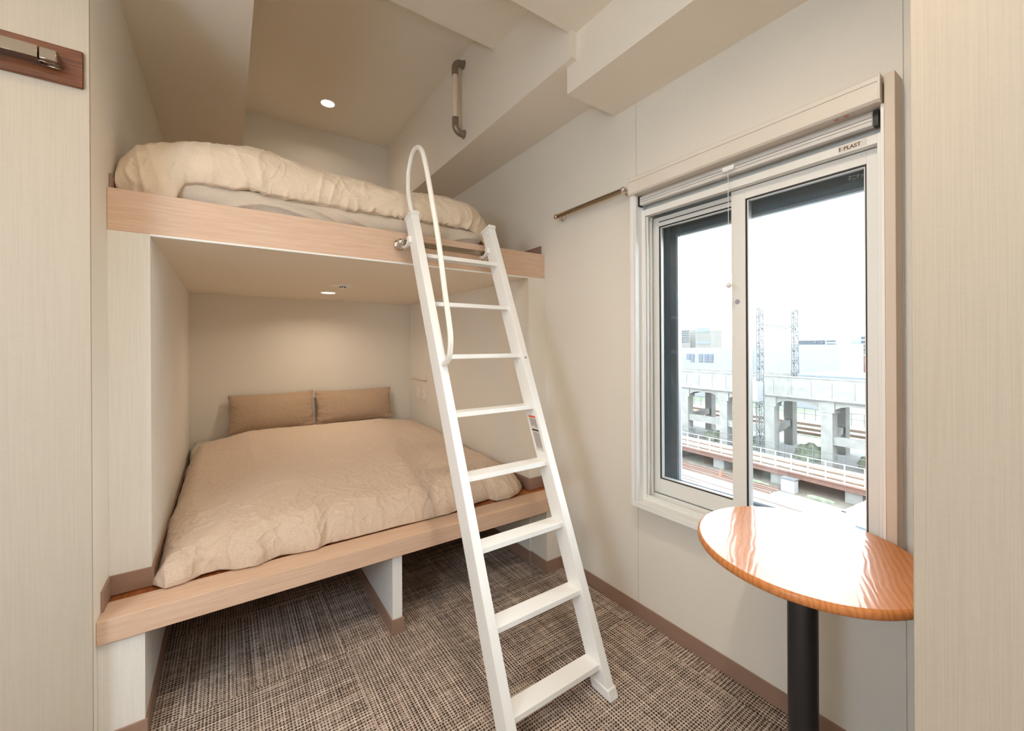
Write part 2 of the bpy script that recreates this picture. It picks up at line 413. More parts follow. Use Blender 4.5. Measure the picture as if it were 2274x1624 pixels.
B(XL+.0005, XW-.0005, 2.012, YB-.001, ZU0, 1.855).build('deck', M['deck'], t)
B(XP-.002, 1.495, 1.986, 2.0, 1.709, ZU0).build('edge_strip', M['white'], t, bevel=.001, label='thin white strip under the front board')
B(XP, 1.49, 2.0, YB, 1.712, ZU0).build('soffit', M['ceil'], t, label='cream soffit panel over the lower bed')

# ------------------------------------------------------------------ downlights
lab = {'bunk': 'small round recessed downlight glowing above the lower bed', 'loft': 'round recessed downlight in the high ceiling over the loft bunk',
       'room': 'round recessed downlight in the room ceiling above the ladder side of the hall', 'left': 'round recessed downlight in the hall ceiling above the coat hook board', 'window': 'round recessed downlight in the room ceiling nearest the window', 'hall': 'round added fill downlight, unseen at the far end of the hall behind the fill globe'}
for (x, y, z, pw, col, k) in DOWNLIGHTS:
    t = thing('downlight', (x, y, z), lab[k], 'downlight')
    MB().lathe((x, y, z), [(.047, -.001), (.052, -.003), (.056, -.002), (.0565, 0)], n=40).build('trim_ring', M['white'], t, smooth=True)
    MB().lathe((x, y, z), [(0, -.002), (.047, -.002)], n=40).build('lens', M['lamp'], t)
    ld = bpy.data.lights.new('downlight_lamp', 'AREA'); ld.shape = 'DISK'; ld.size = .09; ld.energy = pw; ld.color = col; ld.spread = R(150)
    lo = bpy.data.objects.new('lamp', ld); C.objects.link(lo); lo.parent = t; lo.location = (0, 0, -.006)

t = thing('fill_pendant', (FILL_GLOBE[0], FILL_GLOBE[1], FILL_GLOBE[2]), 'added opal globe fill lamp, unseen in the hall', 'pendant lamp')
MB().lathe((FILL_GLOBE[0], FILL_GLOBE[1], 2.708), [(0, -.025), (.05, -.025), (.055, 0)], n=32).build('canopy', M['white'], t, smooth=True)
MB().tube([(FILL_GLOBE[0], FILL_GLOBE[1], 2.69), (FILL_GLOBE[0], FILL_GLOBE[1], FILL_GLOBE[2]+.13)], .003, 8).build('cord', M['white'], t)
MB().lathe((FILL_GLOBE[0], FILL_GLOBE[1], FILL_GLOBE[2]+.118), [(0, .03), (.03, .03), (.035, 0), (0, 0)], n=24).build('cap', M['white'], t, smooth=True)
MB().ball(FILL_GLOBE[:3], .12, 32).build('globe', M['globe'], t, smooth=True)
t = thing('fill_paper_lantern', FILL_LANTERN[:3], 'large round paper fill lantern, added unseen in the left part of the hall', 'pendant lamp')
MB().tube([(FILL_LANTERN[0], FILL_LANTERN[1], 2.706), (FILL_LANTERN[0], FILL_LANTERN[1], FILL_LANTERN[2]+.25)], .003, 8).build('cord', M['white'], t)
MB().ball(FILL_LANTERN[:3], .25, 48).build('shade', M['lantern_fill'], t, smooth=True)
# smoke detector in the soffit
x, y, z = .642, 2.925, 1.712
t = thing('smoke_detector', (x, y, z), 'flat round white smoke detector on the soffit above the lower bed', 'smoke detector')
MB().lathe((x, y, z), [(0, -.004), (.05, -.0045), (.066, -.003), (.07, 0)], n=40).build('base_plate', M['white'], t, smooth=True)
MB().lathe((x, y, z), [(.019, -.004), (.019, -.016), (.017, -.019), (0, -.02)], n=24).build('sensor_head', M['white'], t, smooth=True)
mm = MB()
for a in range(8):
    th = 2*math.pi*(a+.5)/8; c, s_ = math.cos(th), math.sin(th)
    q = [(x + c*.0192 - s_*d, y + s_*.0192 + c*d) for d in (-.005, .005)]; q2 = [(x + c*.0205 - s_*d, y + s_*.0205 + c*d) for d in (.005, -.005)]
    mm.prism(q + q2, 'z', z-.014, z-.007)
mm.build('sensor_slots', M['dark'], t, label='black vent slots')

# wall niche with a ledge, and switches, on the bunk's right wall
def xr(y): return 1.495 + (1.468 - 1.495) * (y - 1.99) / (YB - 1.99)
t = thing('wall_niche_frame', (xr(3.67), 3.67, 1.0), 'tall shallow cream panel frame with a small ledge on the lower bunk right wall', 'wall panel')
g = .006
MB().box(xr(3.5)-g, xr(3.5)+.01, 3.482, 3.497, 1.015, 1.708).box(xr(3.84)-g, xr(3.84)+.01, 3.838, 3.853, 1.015, 1.708).box(xr(3.67)-g, xr(3.67)+.01, 3.497, 3.838, 1.697, 1.708).build('frame', M['wall'], t, bevel=.001)
B(xr(3.67)-.022, xr(3.67)+.01, 3.478, 3.857, 1.0, 1.015).build('ledge', M['plate'], t, bevel=.003)
for (y0, y1, nm) in ((3.655, 3.705, 'narrow pale switch plate nearest the bunk back corner'), (3.50, 3.60, 'wider pale switch plate with a rocker beside the narrow plate')):
    t = thing('wall_switch', (xr((y0+y1)/2), (y0+y1)/2, .81), nm, 'switch')
    xx = xr((y0+y1)/2)
    B(xx-.007, xx+.004, y0, y1, .808, .928).build('plate', M['plate'], t, bevel=.002)
    B(xx-.011, xx-.006, y0+.012, y0+.012+(y1-y0-.024)*.7, .828, .908).build('rocker', M['white'], t, bevel=.001)
    if y1-y0 > .06: B(xx-.0125, xx-.010, y0+.05, y0+.056, .862, .868).build('indicator', M['dark'], t)

# ------------------------------------------------------------------ grab bar on the beam
t = thing('grab_bar', (1.2, 2.37, 2.63), 'vertical cream grab bar with bronze elbows on the beam side above the ladder', 'grab bar')
gx, gy, r_ = 1.205, 2.37, .0215
def arc(c, r, a0, a1, n=10): return [(c[0] + r*math.cos(R(a0+(a1-a0)*i/n)), gy, c[1] + r*math.sin(R(a0+(a1-a0)*i/n))) for i in range(n+1)]
MB().tube([(gx, gy, 2.745), (gx, gy, 3.045)], .018, 20).build('grip', M['cream'], t, smooth=True)
MB().tube([(gx, gy, 3.03)] + arc((gx+.045, 3.075), .045, 180, 90) + [(1.262, gy, 3.12)], r_, 20).build('elbow', M['bronze'], t, smooth=True)
MB().tube([(gx, gy, 2.76)] + arc((gx+.045, 2.715), .045, 180, 270) + [(1.262, gy, 2.67)], r_, 20).build('elbow', M['bronze'], t, smooth=True)
for zz in (3.12, 2.67): MB().lathe((1.268, gy, zz), [(0, -.008), (.026, -.008), (.028, -.004), (.028, 0)], 'x', 24).build('flange', M['bronze'], t, smooth=True)

# ------------------------------------------------------------------ chrome rails
def rail(name, axis, p0, p1, wall, label, r=.013):
    p0, p1 = Vector(p0), Vector(p1)
    t = thing(name, tuple((p0+p1)/2), label, 'rail')
    MB().tube([p0, p1], r, 24).build('bar', M['steel'], t, smooth=True)
    for p, s_ in ((p0, -1), (p1, 1)):
        q = Vector(p); ax = (p1-p0).normalized() * s_
        MB().ball(p + ax*.006, r*1.32).build('end_cap', M['chrome'], t, smooth=True)
        a = p + ax*-.002
        if wall == 'x':
            w_ = Vector((XW, a.y, a.z))
            MB().tube([a, w_], r*.7, 16).build('bracket', M['chrome'], t, smooth=True)
            MB().lathe(w_, [(0, -.014), (.012, -.014), (.016, -.009), (.02, -.006), (.021, 0)], 'x', 28).build('flange', M['chrome'], t, smooth=True)
        else:
            w_ = Vector((a.x, 1.99, a.z))
            MB().tube([a, w_], r*.7, 16).build('bracket', M['chrome'], t, smooth=True)
            MB().lathe(w_, [(0, -.016), (.014, -.016), (.018, -.012), (.024, -.009), (.026, -.004), (.026, 0)], 'y', 28).build('flange', M['chrome'], t, smooth=True)
    return t
rail('ladder_rail', 'x', (.695, 1.93, 1.802), (1.19, 1.93, 1.802), 'y', 'chrome ladder rail mounted across the upper bunk front board', .014)
rail('towel_rail', 'y', (1.573, 1.815, 2.048), (1.573, 1.335, 2.048), 'x', 'chrome towel rail on the wall left of the window', .0125)

# ------------------------------------------------------------------ ladder
t = thing('loft_ladder', (.948, 1.1, 0), 'white metal loft ladder with eight flat treads leaning on the upper bunk', 'ladder')
def yl(z): return 1.0395 + .4277*z
for x0, x1 in ((.716, .752), (1.144, 1.180)):
    zt = 1.940; d = .085
    p = MB().prism([(yl(.03), .03), (yl(.03)+d, .03), (yl(zt-.022)+d, zt-.022), (yl(zt), zt)], 'x', x0, x1).build('stringer', M['ladder'], t, bevel=.002)
    MB().prism([(yl(0)-.004, 0), (yl(0)+d+.006, 0), (yl(.036)+d+.006, .036), (yl(.036)-.006, .036)], 'x', x0-.004, x1+.004).build('foot_cap', M['white'], p, bevel=.003)
    MB().prism([(yl(zt-.014)-.005, zt-.014), (yl(zt-.034)+d+.005, zt-.034), (yl(zt-.02)+d+.007, zt-.016), (yl(zt)-.004, zt+.006)], 'x', x0-.003, x1+.003).build('end_cap', M['white'], p, bevel=.002)
    if x0 > 1:
        for z_ in (1.245,): MB().lathe((x0+.018, yl(z_)-.0006, z_), [(0, -.0006), (.0065, -.0006), (.0075, .0003)], 'y', 20).build('hole_plug', M['greymetal'], p, label='grey round plug')
        for (yy, zz) in ((1.603, 1.228), (1.635, 1.232), (1.885, 1.905), (1.875, 1.885)): MB().lathe((x0, yy, zz), [(.0055, 0), (.005, -.003), (0, -.004)], 'x', 14).build('rivet', M['ladder'], p, smooth=True)
for k in range(8):
    z_ = .104 + .23245*k; y0 = yl(z_) + .008
    MB().prism([(y0, z_-.018), (y0+.004, z_-.020), (y0+.004, z_-.006), (y0+.068, z_-.006), (y0+.068, z_-.016), (y0+.072, z_-.016), (y0+.072, z_), (y0+.002, z_)], 'x', .752, 1.144).build('tread', M['ladder'], t, bevel=.001)
HR = [(1.905, 1.945), (1.93, 2.0), (1.948, 2.06), (1.950, 2.115), (1.943, 2.158), (1.905, 2.212), (1.878, 2.226), (1.852, 2.230), (1.826, 2.226), (1.800, 2.213), (1.769, 2.182), (1.736, 2.115), (1.701, 2.026), (1.662, 1.917), (1.625, 1.811), (1.588, 1.69), (1.552, 1.55), (1.528, 1.465), (1.505, 1.385), (1.496, 1.34), (1.497, 1.30), (1.506, 1.265), (1.523, 1.244), (1.545, 1.232), (1.578, 1.226)]
def smooth(P, n=4):
    o = []
    for i in range(len(P)-1):
        p0 = P[max(i-1, 0)]; p1 = P[i]; p2 = P[i+1]; p3 = P[min(i+2, len(P)-1)]
        for k in range(n):
            u = k/n; o.append(tuple(.5*((2*p1[c]) + (-p0[c]+p2[c])*u + (2*p0[c]-5*p1[c]+4*p2[c]-p3[c])*u*u + (-p0[c]+3*p1[c]-3*p2[c]+p3[c])*u**3) for c in range(len(p1))))
    o.append(tuple(P[-1])); return o
MB().tube([(.734, y, z) for y, z in smooth(HR)], .0115, 16).build('handrail', M['rail'], t, smooth=True, label='looped ivory handrail tube')
for x0, x1 in ((.700, .716), (1.128, 1.144)):
    MB().prism([(1.86, 1.792), (1.895, 1.776), (1.945, 1.776), (1.95, 1.787), (1.90, 1.787), (1.885, 1.80), (1.885, 1.82), (1.86, 1.82)], 'x', x0, x1).build('hook', M['white'], t, bevel=.002)
# the safety sticker on the inner face of the right stringer
sy0 = 1.144 - .0006
st = MB(); zs, ze, wd = .985, .835, .05
def sp(z, f): return (yl(z) + .017 + f*.052, z)
st.prism([sp(zs, 0), sp(zs, 1), sp(ze, 1), sp(ze, 0)], 'x', sy0, 1.144); st = st.build('safety_sticker', M['sticker'], t, label='small white printed safety sticker')
B2 = MB().prism([sp(.983, .05), sp(.983, .95), sp(.975, .95), sp(.975, .05)], 'x', sy0-.0003, sy0).build('orange_band', M['red'], st)
MB().prism([sp(.925, .05), sp(.925, .95), sp(.918, .95), sp(.918, .05)], 'x', sy0-.0003, sy0).build('black_band', M['dark'], st)
mm = MB(); rng = random.Random(3)
for i in range(11):
    f = .06 + .08*i
    a, b_ = (.971, .930 + rng.random()*.012); mm.prism([sp(a, f), sp(a, f+.03), sp(b_, f+.03), sp(b_, f)], 'x', sy0-.0002, sy0)
    a, b_ = (.914, .842 + rng.random()*.012); mm.prism([sp(a, f), sp(a, f+.03), sp(b_, f+.03), sp(b_, f)], 'x', sy0-.0002, sy0)
mm.build('print_lines', M['ink'], st)

# ------------------------------------------------------------------ hook rail on the left wall
t = thing('hook_board', (-.72, 1.775, 2.087), 'dark oak board with a chrome coat hook rail on the left wall', 'hook rail')
B(-1.1, -.354, 1.762, 1.78, 2.087, 2.198).build('board', M['hookwood'], t, bevel=.004, seg=3)
xs = [-.398, -.437, -.52, -.60, -.69, -.78, -.87, -.95, -1.0]
HK = []
for xa, xb in zip(xs, xs[1:]): HK.append(B(xb+.0009, xa-.0009, 1.722, 1.762, 2.126, 2.160).build('folding_hook', M['hookmetal'], t, bevel=.003 if xa == -.398 else .0006, label='polished chrome folding hook'))
for xx, c in ((-.418, HK[0]), (-.56, HK[2]), (-.735, HK[4]), (-.91, HK[6])):
    MB().tube([(xx+.02, 1.735, 2.1245), (xx-.02, 1.733, 2.1245), (xx-.02, 1.755, 2.1245), (xx+.015, 1.757, 2.1245), (xx+.026, 1.748, 2.1245), (xx+.02, 1.735, 2.1245)], .0018, 8).build('finger_grip', M['hookmetal'], c, smooth=True)

# ------------------------------------------------------------------ bistro table
TC = (1.306, .487); TZ = .745
def rad(th):   # rounded outline, a touch fuller along one diagonal
    return .2745 * (1 + .045*math.cos(2*(th - TPH)))
TPH = R(45)
t = thing('round_table', (TC[0], TC[1], 0), 'round glossy oak table on a black pole in front of the window', 'table')
prof = [(0, 0), (.6, 0), (.95, 0), (1, -.0), (1.0, -.002), (1.0, -.005), (1, -.012), (1, -.018), (1, -.022), (1, -.024), (.9, -.024), (0, -.024)]
rows = []
N = 128
edge = [(-.0065, 0), (-.003, -.0012), (-.0008, -.004), (0, -.009), (0, -.014), (-.0015, -.019), (-.005, -.0225), (-.010, -.0235)]
P = []
for i in range(N):
    th = 2*math.pi*i/N; c, s_ = math.cos(th), math.sin(th); row = []
    for f in (0.02, .5, .97): row.append((TC[0]+rad(th)*f*c, TC[1]+rad(th)*f*s_, TZ))
    for dr, dz in edge: row.append((TC[0]+(rad(th)+dr)*c, TC[1]+(rad(th)+dr)*s_, TZ+dz))
    for f in (.9, .02): row.append((TC[0]+rad(th)*f*c, TC[1]+rad(th)*f*s_, TZ-.0235))
    P.append(row)
mm = MB(); P.append(P[0]); V = mm.grid(P)
bmesh.ops.remove_doubles(mm.bm, verts=mm.bm.verts[:], dist=1e-6)
mm.bm.faces.new([V[i][0] for i in range(N)]) if all(v.is_valid for v in (V[i][0] for i in range(N))) else None
mm.build('tabletop', M['oak'], t, smooth=True)
MB().lathe((TC[0], TC[1], 0), [(.036, .02), (.036, TZ-.03), (.034, TZ-.026)], n=40).build('pole', M['black'], t, smooth=True)
MB().lathe((TC[0], TC[1], TZ-.0235), [(0, -.006), (.11, -.006), (.12, -.003), (.12, 0)], n=40).build('mounting_plate', M['black'], t, smooth=True)
MB().lathe((TC[0], TC[1], 0), [(0, 0), (.19, 0), (.195, .004), (.19, .01), (.06, .022), (.045, .03), (0, .03)], n=48).build('base', M['black'], t, smooth=True)
# ------------------------------------------------------------------ window
t = thing('window_1', (1.66, .81, .556), None, None, kind='structure')
W = 'resin'
c = MB().box(1.549, 1.6275, 1.252, 1.273, .583, 2.072).build('casing', M['white'], t, bevel=.0015)
MB().box(1.549, 1.6275, .343, .367, .556, 2.072).box(1.56, 1.6275, .367, 1.252, 2.052, 2.071).build('casing', M['casing'], t, bevel=.0015)
MB().box(1.549, 1.610, .367, 1.273, .556, .583).build('sill', M['resin'], t, bevel=.002)
# inner resin frame with tracks
m = MB()
m.box(1.598, 1.745, 1.238, 1.252, .583, 2.05).box(1.598, 1.745, .367, .381, .583, 2.05)
m.box(1.598, 1.745, .381, 1.238, .583, .594).box(1.603, 1.612, .381, 1.238, .594, .606).box(1.622, 1.628, .381, 1.238, .594, .603).box(1.660, 1.665, .381, 1.238, .594, .606).box(1.700, 1.745, .381, 1.238, .594, .612)
m.box(1.630, 1.745, .381, 1.238, 1.925, 2.052).box(1.602, 1.632, .381, 1.238, 1.902, 1.931)
m.box(1.598, 1.604, .381, .395, .594, 1.93).box(1.598, 1.604, 1.226, 1.238, .594, 1.93).box(1.622, 1.626, .381, .400, .6, 1.9).box(1.64, 1.646, 1.222, 1.238, .6, 1.9).box(1.61, 1.616, 1.22, 1.238, .6, 1.9)
m.build('inner_frame', M['resin'], t, bevel=.001)
def sash(name, x0, x1, y0, y1, z0, z1, gy0, gy1, gz0, gz1):
    m = MB(); m.box(x0, x1, y0, gy0, z0, z1).box(x0, x1, gy1, y1, z0, z1).box(x0, x1, gy0, gy1, z0, gz0).box(x0, x1, gy0, gy1, gz1, z1)
    o = m.build(name, M['resin'], t, bevel=.001)
    b = .004
    g = MB()
    for (dx, off, wd) in ((0, 0, .0),): pass
    g.box(x0+.003, x0+.010, gy0, gy0+b, gz0, gz1).box(x0+.003, x0+.010, gy1-b, gy1, gz0, gz1).box(x0+.003, x0+.010, gy0+b, gy1-b, gz0, gz0+b).box(x0+.003, x0+.010, gy0+b, gy1-b, gz1-b, gz1)
    g.build('gasket', M['dark'], o, label='dark glazing gasket')
    g = MB(); x0b = x0 + .008; b0, b1 = b, b+.004
    g.box(x0b, x1-.004, gy0+b0, gy0+b1, gz0+b0, gz1-b0).box(x0b, x1-.004, gy1-b1, gy1-b0, gz0+b0, gz1-b0).box(x0b, x1-.004, gy0+b1, gy1-b1, gz0+b0, gz0+b1).box(x0b, x1-.004, gy0+b1, gy1-b1, gz1-b1, gz1-b0)
    g.build('glazing_bead', M['white'], o)
    B((x0+x1)/2-.002, (x0+x1)/2+.002, gy0, gy1, gz0, gz1).build('pane', M['glass'], o)
    return o
s1 = sash('sash', 1.632, 1.658, .402, .846, .608, 1.900, .429, .793, .677, 1.859)
s2 = sash('sash', 1.670, 1.698, .800, 1.236, .608, 1.900, .851, 1.204, .676, 1.858)
B(1.668, 1.671, .852, 1.202, 1.876, 1.880).build('rail_groove', M['ink'], s2)
MB().lathe((1.632, .824, 1.468), [(0, -.0012), (.0085, -.001), (.0095, 0)], 'x', 24).build('latch_button', M['greymetal'], s1)
# outer aluminium window
m = MB(); a0, a1, c0, c1 = .367, 1.252, .56, 2.05
m.box(1.745, 1.845, a0, .40, c0, c1).box(1.745, 1.845, 1.228, a1, c0, c1).box(1.745, 1.845, .40, 1.228, c0, .61).box(1.745, 1.845, .40, 1.228, 1.905, c1)
m.box(1.79, 1.825, .40, .462, .61, 1.905).box(1.79, 1.825, 1.192, 1.228, .61, 1.905).box(1.79, 1.825, .462, 1.192, .61, .648).box(1.79, 1.825, .462, 1.192, 1.836, 1.905)
of = m.build('outer_frame', M['darkmetal'], t, bevel=.001, label='dark aluminium outer frame')
m = MB(); b0, b1 = .462, 1.192
m.box(1.786, 1.812, b0, b0+.01, .648, 1.836).box(1.786, 1.812, b1-.010, b1, .648, 1.836).box(1.786, 1.812, b0+.01, b1-.01, .648, .656).box(1.786, 1.812, b0+.01, b1-.01, 1.826, 1.836)
m.build('bead', M['greymetal'], of, label='silver glazing bead')
B(1.800, 1.804, b0+.008, b1-.008, .654, 1.828).build('pane', M['glass'], of)
def text(s, x, y, z, size, mat, parent, shear=0, name='lettering', sx=1.0):
    cu = bpy.data.curves.new(name, 'FONT'); cu.body = s; cu.size = size; cu.extrude = .0002; cu.shear = shear; cu.offset = .0004
    o = bpy.data.objects.new('tmp', cu); C.objects.link(o)
    me = bpy.data.meshes.new_from_object(o.evaluated_get(bpy.context.evaluated_depsgraph_get())); bpy.data.objects.remove(o)
    me.materials.clear(); me.materials.append(mat)
    Mx = Matrix(((0, 0, -1, x), (-sx, 0, 0, y), (0, 1, 0, z), (0, 0, 0, 1)))
    me.transform(Mx)
    bm = bmesh.new(); bm.from_mesh(me); mb = MB(); mb.bm.free(); mb.bm = bm
    return mb.build(name, mat, parent)
pl = B(1.6014, 1.602, .420, .492, 1.906, 1.927).build('maker_plate', M['sticker'], t, label='small silver maker plate lettered PLAST')
text('PLAST', 1.6012, .477, 1.911, .0158, M['gold'], pl)
MB().box(1.601, 1.6014, .485, .4885, 1.9105, 1.923).build('emblem', M['gold'], pl); MB().box(1.601, 1.6014, .479, .483, 1.9105, 1.923).build('emblem', M['greymetal'], pl)
text('不二サッシ', 1.7445, .509, 1.858, .0175, M['whiteink'], of, shear=.25, sx=.62, name='maker_mark')

# roller blind
t = thing('roller_blind', (1.565, .82, 1.945), 'rolled-up white roller blind with long headbox and ball cord above the window', 'blind')
MB().prism([(1.530, 2.001), (1.537, 1.994), (1.604, 1.994), (1.604, 2.066), (1.55, 2.070), (1.534, 2.070), (1.530, 2.066)], 'y', .375, 1.264).build('headbox', M['blind'], t, bevel=.001)
MB().prism([(1.529, 2.000), (1.536, 1.992), (1.606, 1.992), (1.606, 2.071), (1.529, 2.071)], 'y', 1.264, 1.268).build('end_plate', M['blind'], t)
MB().prism([(1.529, 2.000), (1.536, 1.992), (1.572, 1.992), (1.572, 2.071), (1.529, 2.071)], 'y', .371, .375).build('end_plate', M['blind'], t)
B(1.5293, 1.5300, .377, 1.262, 2.0505, 2.0513).build('front_groove', M['ink'], t)
b_ = MB().box(1.572, 1.597, .398, 1.236, 1.947, 1.985).build('bottom_bar', M['bar'], t, bevel=.003)
MB().box(1.5710, 1.5722, .40, 1.234, 1.970, 1.9712).box(1.5710, 1.5722, .40, 1.234, 1.960, 1.9608).build('bar_grooves', M['ink'], b_)
B(1.570, 1.599, 1.236, 1.243, 1.944, 1.988).build('bar_end', M['dark'], b_); B(1.574, 1.599, .386, .398, 1.944, 1.990).build('bar_end', M['dark'], b_)
B(1.586, 1.590, .40, 1.235, 1.98, 1.996).build('screen_fabric', M['sheet'], t)
for y0 in (.368, 1.243): B(1.553, 1.603, y0, y0+.008, .584, 1.992).build('side_guide', M['white'], t, bevel=.001)
h = MB().prism([(.797, 1.966), (.801, 1.958), (.838, 1.958), (.842, 1.966), (.842, 1.976), (.797, 1.976)], 'x', 1.558, 1.573).build('pull_handle', M['white'], b_, bevel=.0015)
MB().tube([(1.565, .822, 1.96), (1.5655, .822, 1.535)], .0011, 8).build('pull_cord', M['white'], t, smooth=True)
MB().ball((1.5655, .822, 1.527), .0105).build('cord_ball', M['white'], t, smooth=True)
s_ = B(1.541, 1.566, .425, .495, 1.9934, 1.994).build('warning_label', M['sticker'], t, label='printed warning label with orange-red marks')
MB().box(1.550, 1.556, .448, .460, 1.9931, 1.9934).box(1.550, 1.556, .474, .486, 1.9931, 1.9934).build('warning_marks', M['red'], s_)
m = MB(); m.box(1.544, 1.5455, .43, .49, 1.9931, 1.9934).box(1.561, 1.5622, .435, .49, 1.9931, 1.9934); m.build('print_lines', M['ink'], s_)

# ------------------------------------------------------------------ bedding
def ridge(p, f, seed, k=2.2, warp=.6):
    q = Vector((p[0]*f, p[1]*f, p[2]*f + seed)); d = noise.noise_vector(q*.7 + Vector((5, 1, seed)))*warp
    n = noise.noise(q + d); return max(0, 1 - abs(n)*k)**2
def fbm(p, f, seed): return noise.fractal(Vector((p[0]*f, p[1]*f, p[2]*f+seed)), 1.0, 2.0, 4)
def interp(x, tab):
    if x <= tab[0][0]: return tab[0][1]
    for (a, va), (b, vb) in zip(tab, tab[1:]):
        if x <= b:
            u = (x-a)/(b-a); u = u*u*(3-2*u) if len(tab) < 8 else u
            return va + (vb-va)*u
    return tab[-1][1]
def displace(bm, fn):
    bm.normal_update(); D = [(v, v.normal.copy(), fn(v.co)) for v in bm.verts]
    for v, n, d in D: v.co += n*d

# lower duvet
FR = [(-0.27, 2.03), (-0.245, 2.003), (-0.183, 1.915), (-0.131, 1.918), (-0.081, 1.952), (-0.027, 1.955), (0.033, 1.915), (0.095, 1.908), (0.128, 1.925), (0.175, 1.946), (0.237, 1.926), (0.302, 1.915), (0.356, 1.943), (0.455, 1.938), (0.552, 1.936), (0.688, 1.935), (0.789, 1.93), (0.926, 1.927), (1.116, 1.974), (1.202, 1.983), (1.223, 1.935), (1.302, 1.928), (1.396, 1.968), (1.46, 2.03), (1.49, 2.1)]
def lower_xl(y): return -.225 - .032*max(0, min(1, (2.0 - y)/.04))
NU, NV = 380, 420
us = []
def dens(i, n):  # more samples near both edges
    t_ = i/n; return t_ - .12*math.sin(2*math.pi*t_)/ (2*math.pi) * 2
Pm = []
zb = ZL - .001
for i in range(NU+1):
    u = dens(i, NU); row = []
    x0 = -.255 + u*(1.47+.255)
    yf = interp(x0, FR); yb = 3.66 + .02*math.sin(x0*5)
    for j in range(NV+1):
        v = dens(j, NV); y = yf + v*(yb - yf)
        xl = -.222 if y > 2.03 else -.222 - .036*min(1, (2.03-y)/.06)
        xr_ = 1.478 - .012*max(0, (y-2.2)/1.5)
        x = xl + (x0+.255)/(1.725)*(xr_-xl)
        dl, dr, df, db = x - xl, xr_ - x, y - yf, yb - y
        def e(d, w_): 
            k = min(1, max(0, d)/w_); return math.sqrt(max(0, 1-(1-k)**2))
        hf = .125*e(df, .13) + .045*min(1, max(0, df)/.45) + .03*min(1, df/1.1) + .055*max(0, min(1, (df-.6)/1.1))
        wl = .10 + .10*max(0, 1-(y-1.9)/.5)
        hl = e(dl, wl)*.75 + .25*min(1, dl/.35); hr = e(dr, .10)*.72 + .28*min(1, dr/.4); hb = e(db, .12)
        z = zb + .014 + (hf-.004)*hl*hr*hb
        if j == 0: row += [(x, yf+.024, zb+.0005), (x, yf+.009, zb+.003), (x, yf+.001, zb+.009)]
        row.append((x, y, z))
    Pm.append(row)
mm = MB(); V = mm.grid(Pm)
def wr(p):
    ed = min(1, max(0, (p.z-zb)/.03)); fr = max(0, 1-(p.y-1.9)/.9); lf = max(0, 1-(p.x+.22)/.9)
    a = .0035 + .005*fr + .003*lf
    d = a*(.45*ridge(p, 6, 3, 4.0, .6) + .5*ridge(p, 15, 9, 4.5, .8)*(.4+fr) - .3)
    d += .008*fbm(p, 2.2, 4)
    g = max(0, 1-(p.y-1.88)/.30); d += .007*g*noise.noise(Vector((p.x*13, p.y*3, 1.0))) + .005*g*ridge((p.x, p.y*.35, 0), 15, 2, 3)
    return d*ed
displace(mm.bm, wr)
# underside
bot = [[(p[0]*.995+.003, p[1]+ (.01 if j == 0 else 0), zb) for j, p in enumerate(row)] for row in Pm]
NV += 3
edge_loop = [(i, 0) for i in range(NU+1)] + [(NU, j) for j in range(1, NV+1)] + [(i, NV) for i in range(NU-1, -1, -1)] + [(0, j) for j in range(NV-1, 0, -1)]
bv = [mm.bm.verts.new((V[i][j].co.x*.998+.001, V[i][j].co.y + (.004 if j == 0 else 0), zb-.0)) for i, j in edge_loop]
n = len(bv)
for k in range(n):
    a, b = edge_loop[k], edge_loop[(k+1) % n]
    mm.bm.faces.new([V[a[0]][a[1]], V[b[0]][b[1]], bv[(k+1) % n], bv[k]])
mm.bm.faces.new(bv)
mm.build('duvet', M['linen'], None, smooth=True, label='taupe linen duvet spread over the lower bed', cat='duvet')

# pillows
def pillow(cx, w2, z0, z1, ytop, ybot, seed, label, th=.075):
    N1, N2 = 110, 70; F = []; Bk = []
    hz = (z1-z0)/2; zc = (z0+z1)/2
    for i in range(N1+1):
        a = -1 + 2*i/N1; a = math.sin(a*math.pi/2); rf, rb = [], []
        for j in range(N2+1):
            b = -1 + 2*j/N2; b = math.sin(b*math.pi/2)
            pin = 1 - .035*(1-b*b); pinz = 1 - .05*(1-a*a)
            x = cx + w2*a*pin; z = zc + hz*b*pinz
            tk = th*(max(0, 1-abs(a)**3.2)**.55)*(max(0, 1-abs(b)**2.6)**.6)
            ym = ybot + (ytop-ybot)*(b+1)/2
            ed = abs(a)**4
            wr_ = .004*fbm((x, 0, z), 5, seed) + ed*.012*noise.noise(Vector((z*34, seed, x*9))) + abs(b)**6*.006*noise.noise(Vector((x*25, seed, 4)))
            if tk < 1e-5: wr_ *= 0
            rf.append((x, ym - tk - wr_*(1 if tk > 1e-5 else 0), z)); rb.append((x, ym + tk*.75, z))
        F.append(rf); Bk.append(rb)
    mm = MB(); mm.grid(F); mm.grid(Bk); bmesh.ops.remove_doubles(mm.bm, verts=mm.bm.verts[:], dist=1e-5)
    def f(p):
        ex = max(0, 1-(w2-abs(p.x-cx))/.12)
        return .006*ex*ridge((p.x*.5, 0, p.z), 22, seed, 3) + .002*ridge((p.x, 0, p.z), 9, seed+2, 3)
    displace(mm.bm, f)
    bm_ = mm.bm; return mm.build('pillow', M['pillow'], None, smooth=True, label=label, cat='pillow', group=None)
pillow(.303, .298, .640, .932, 3.865, 3.79, 2, 'brown linen pillow on the left, leaning on the back wall of the lower bed')
pillow(.938, .322, .652, .926, 3.865, 3.79, 7, 'brown linen pillow on the right, nearer the wall switches')
# pillow base layer: the mattress that carries duvet and pillows
B(XP+.02, 1.44, 3.50, 3.88, ZL, .60).build('mattress', M['ticking'], None, bevel=.03, seg=4, label='pale mattress at the head of the lower bed under the two brown pillows', cat='mattress')

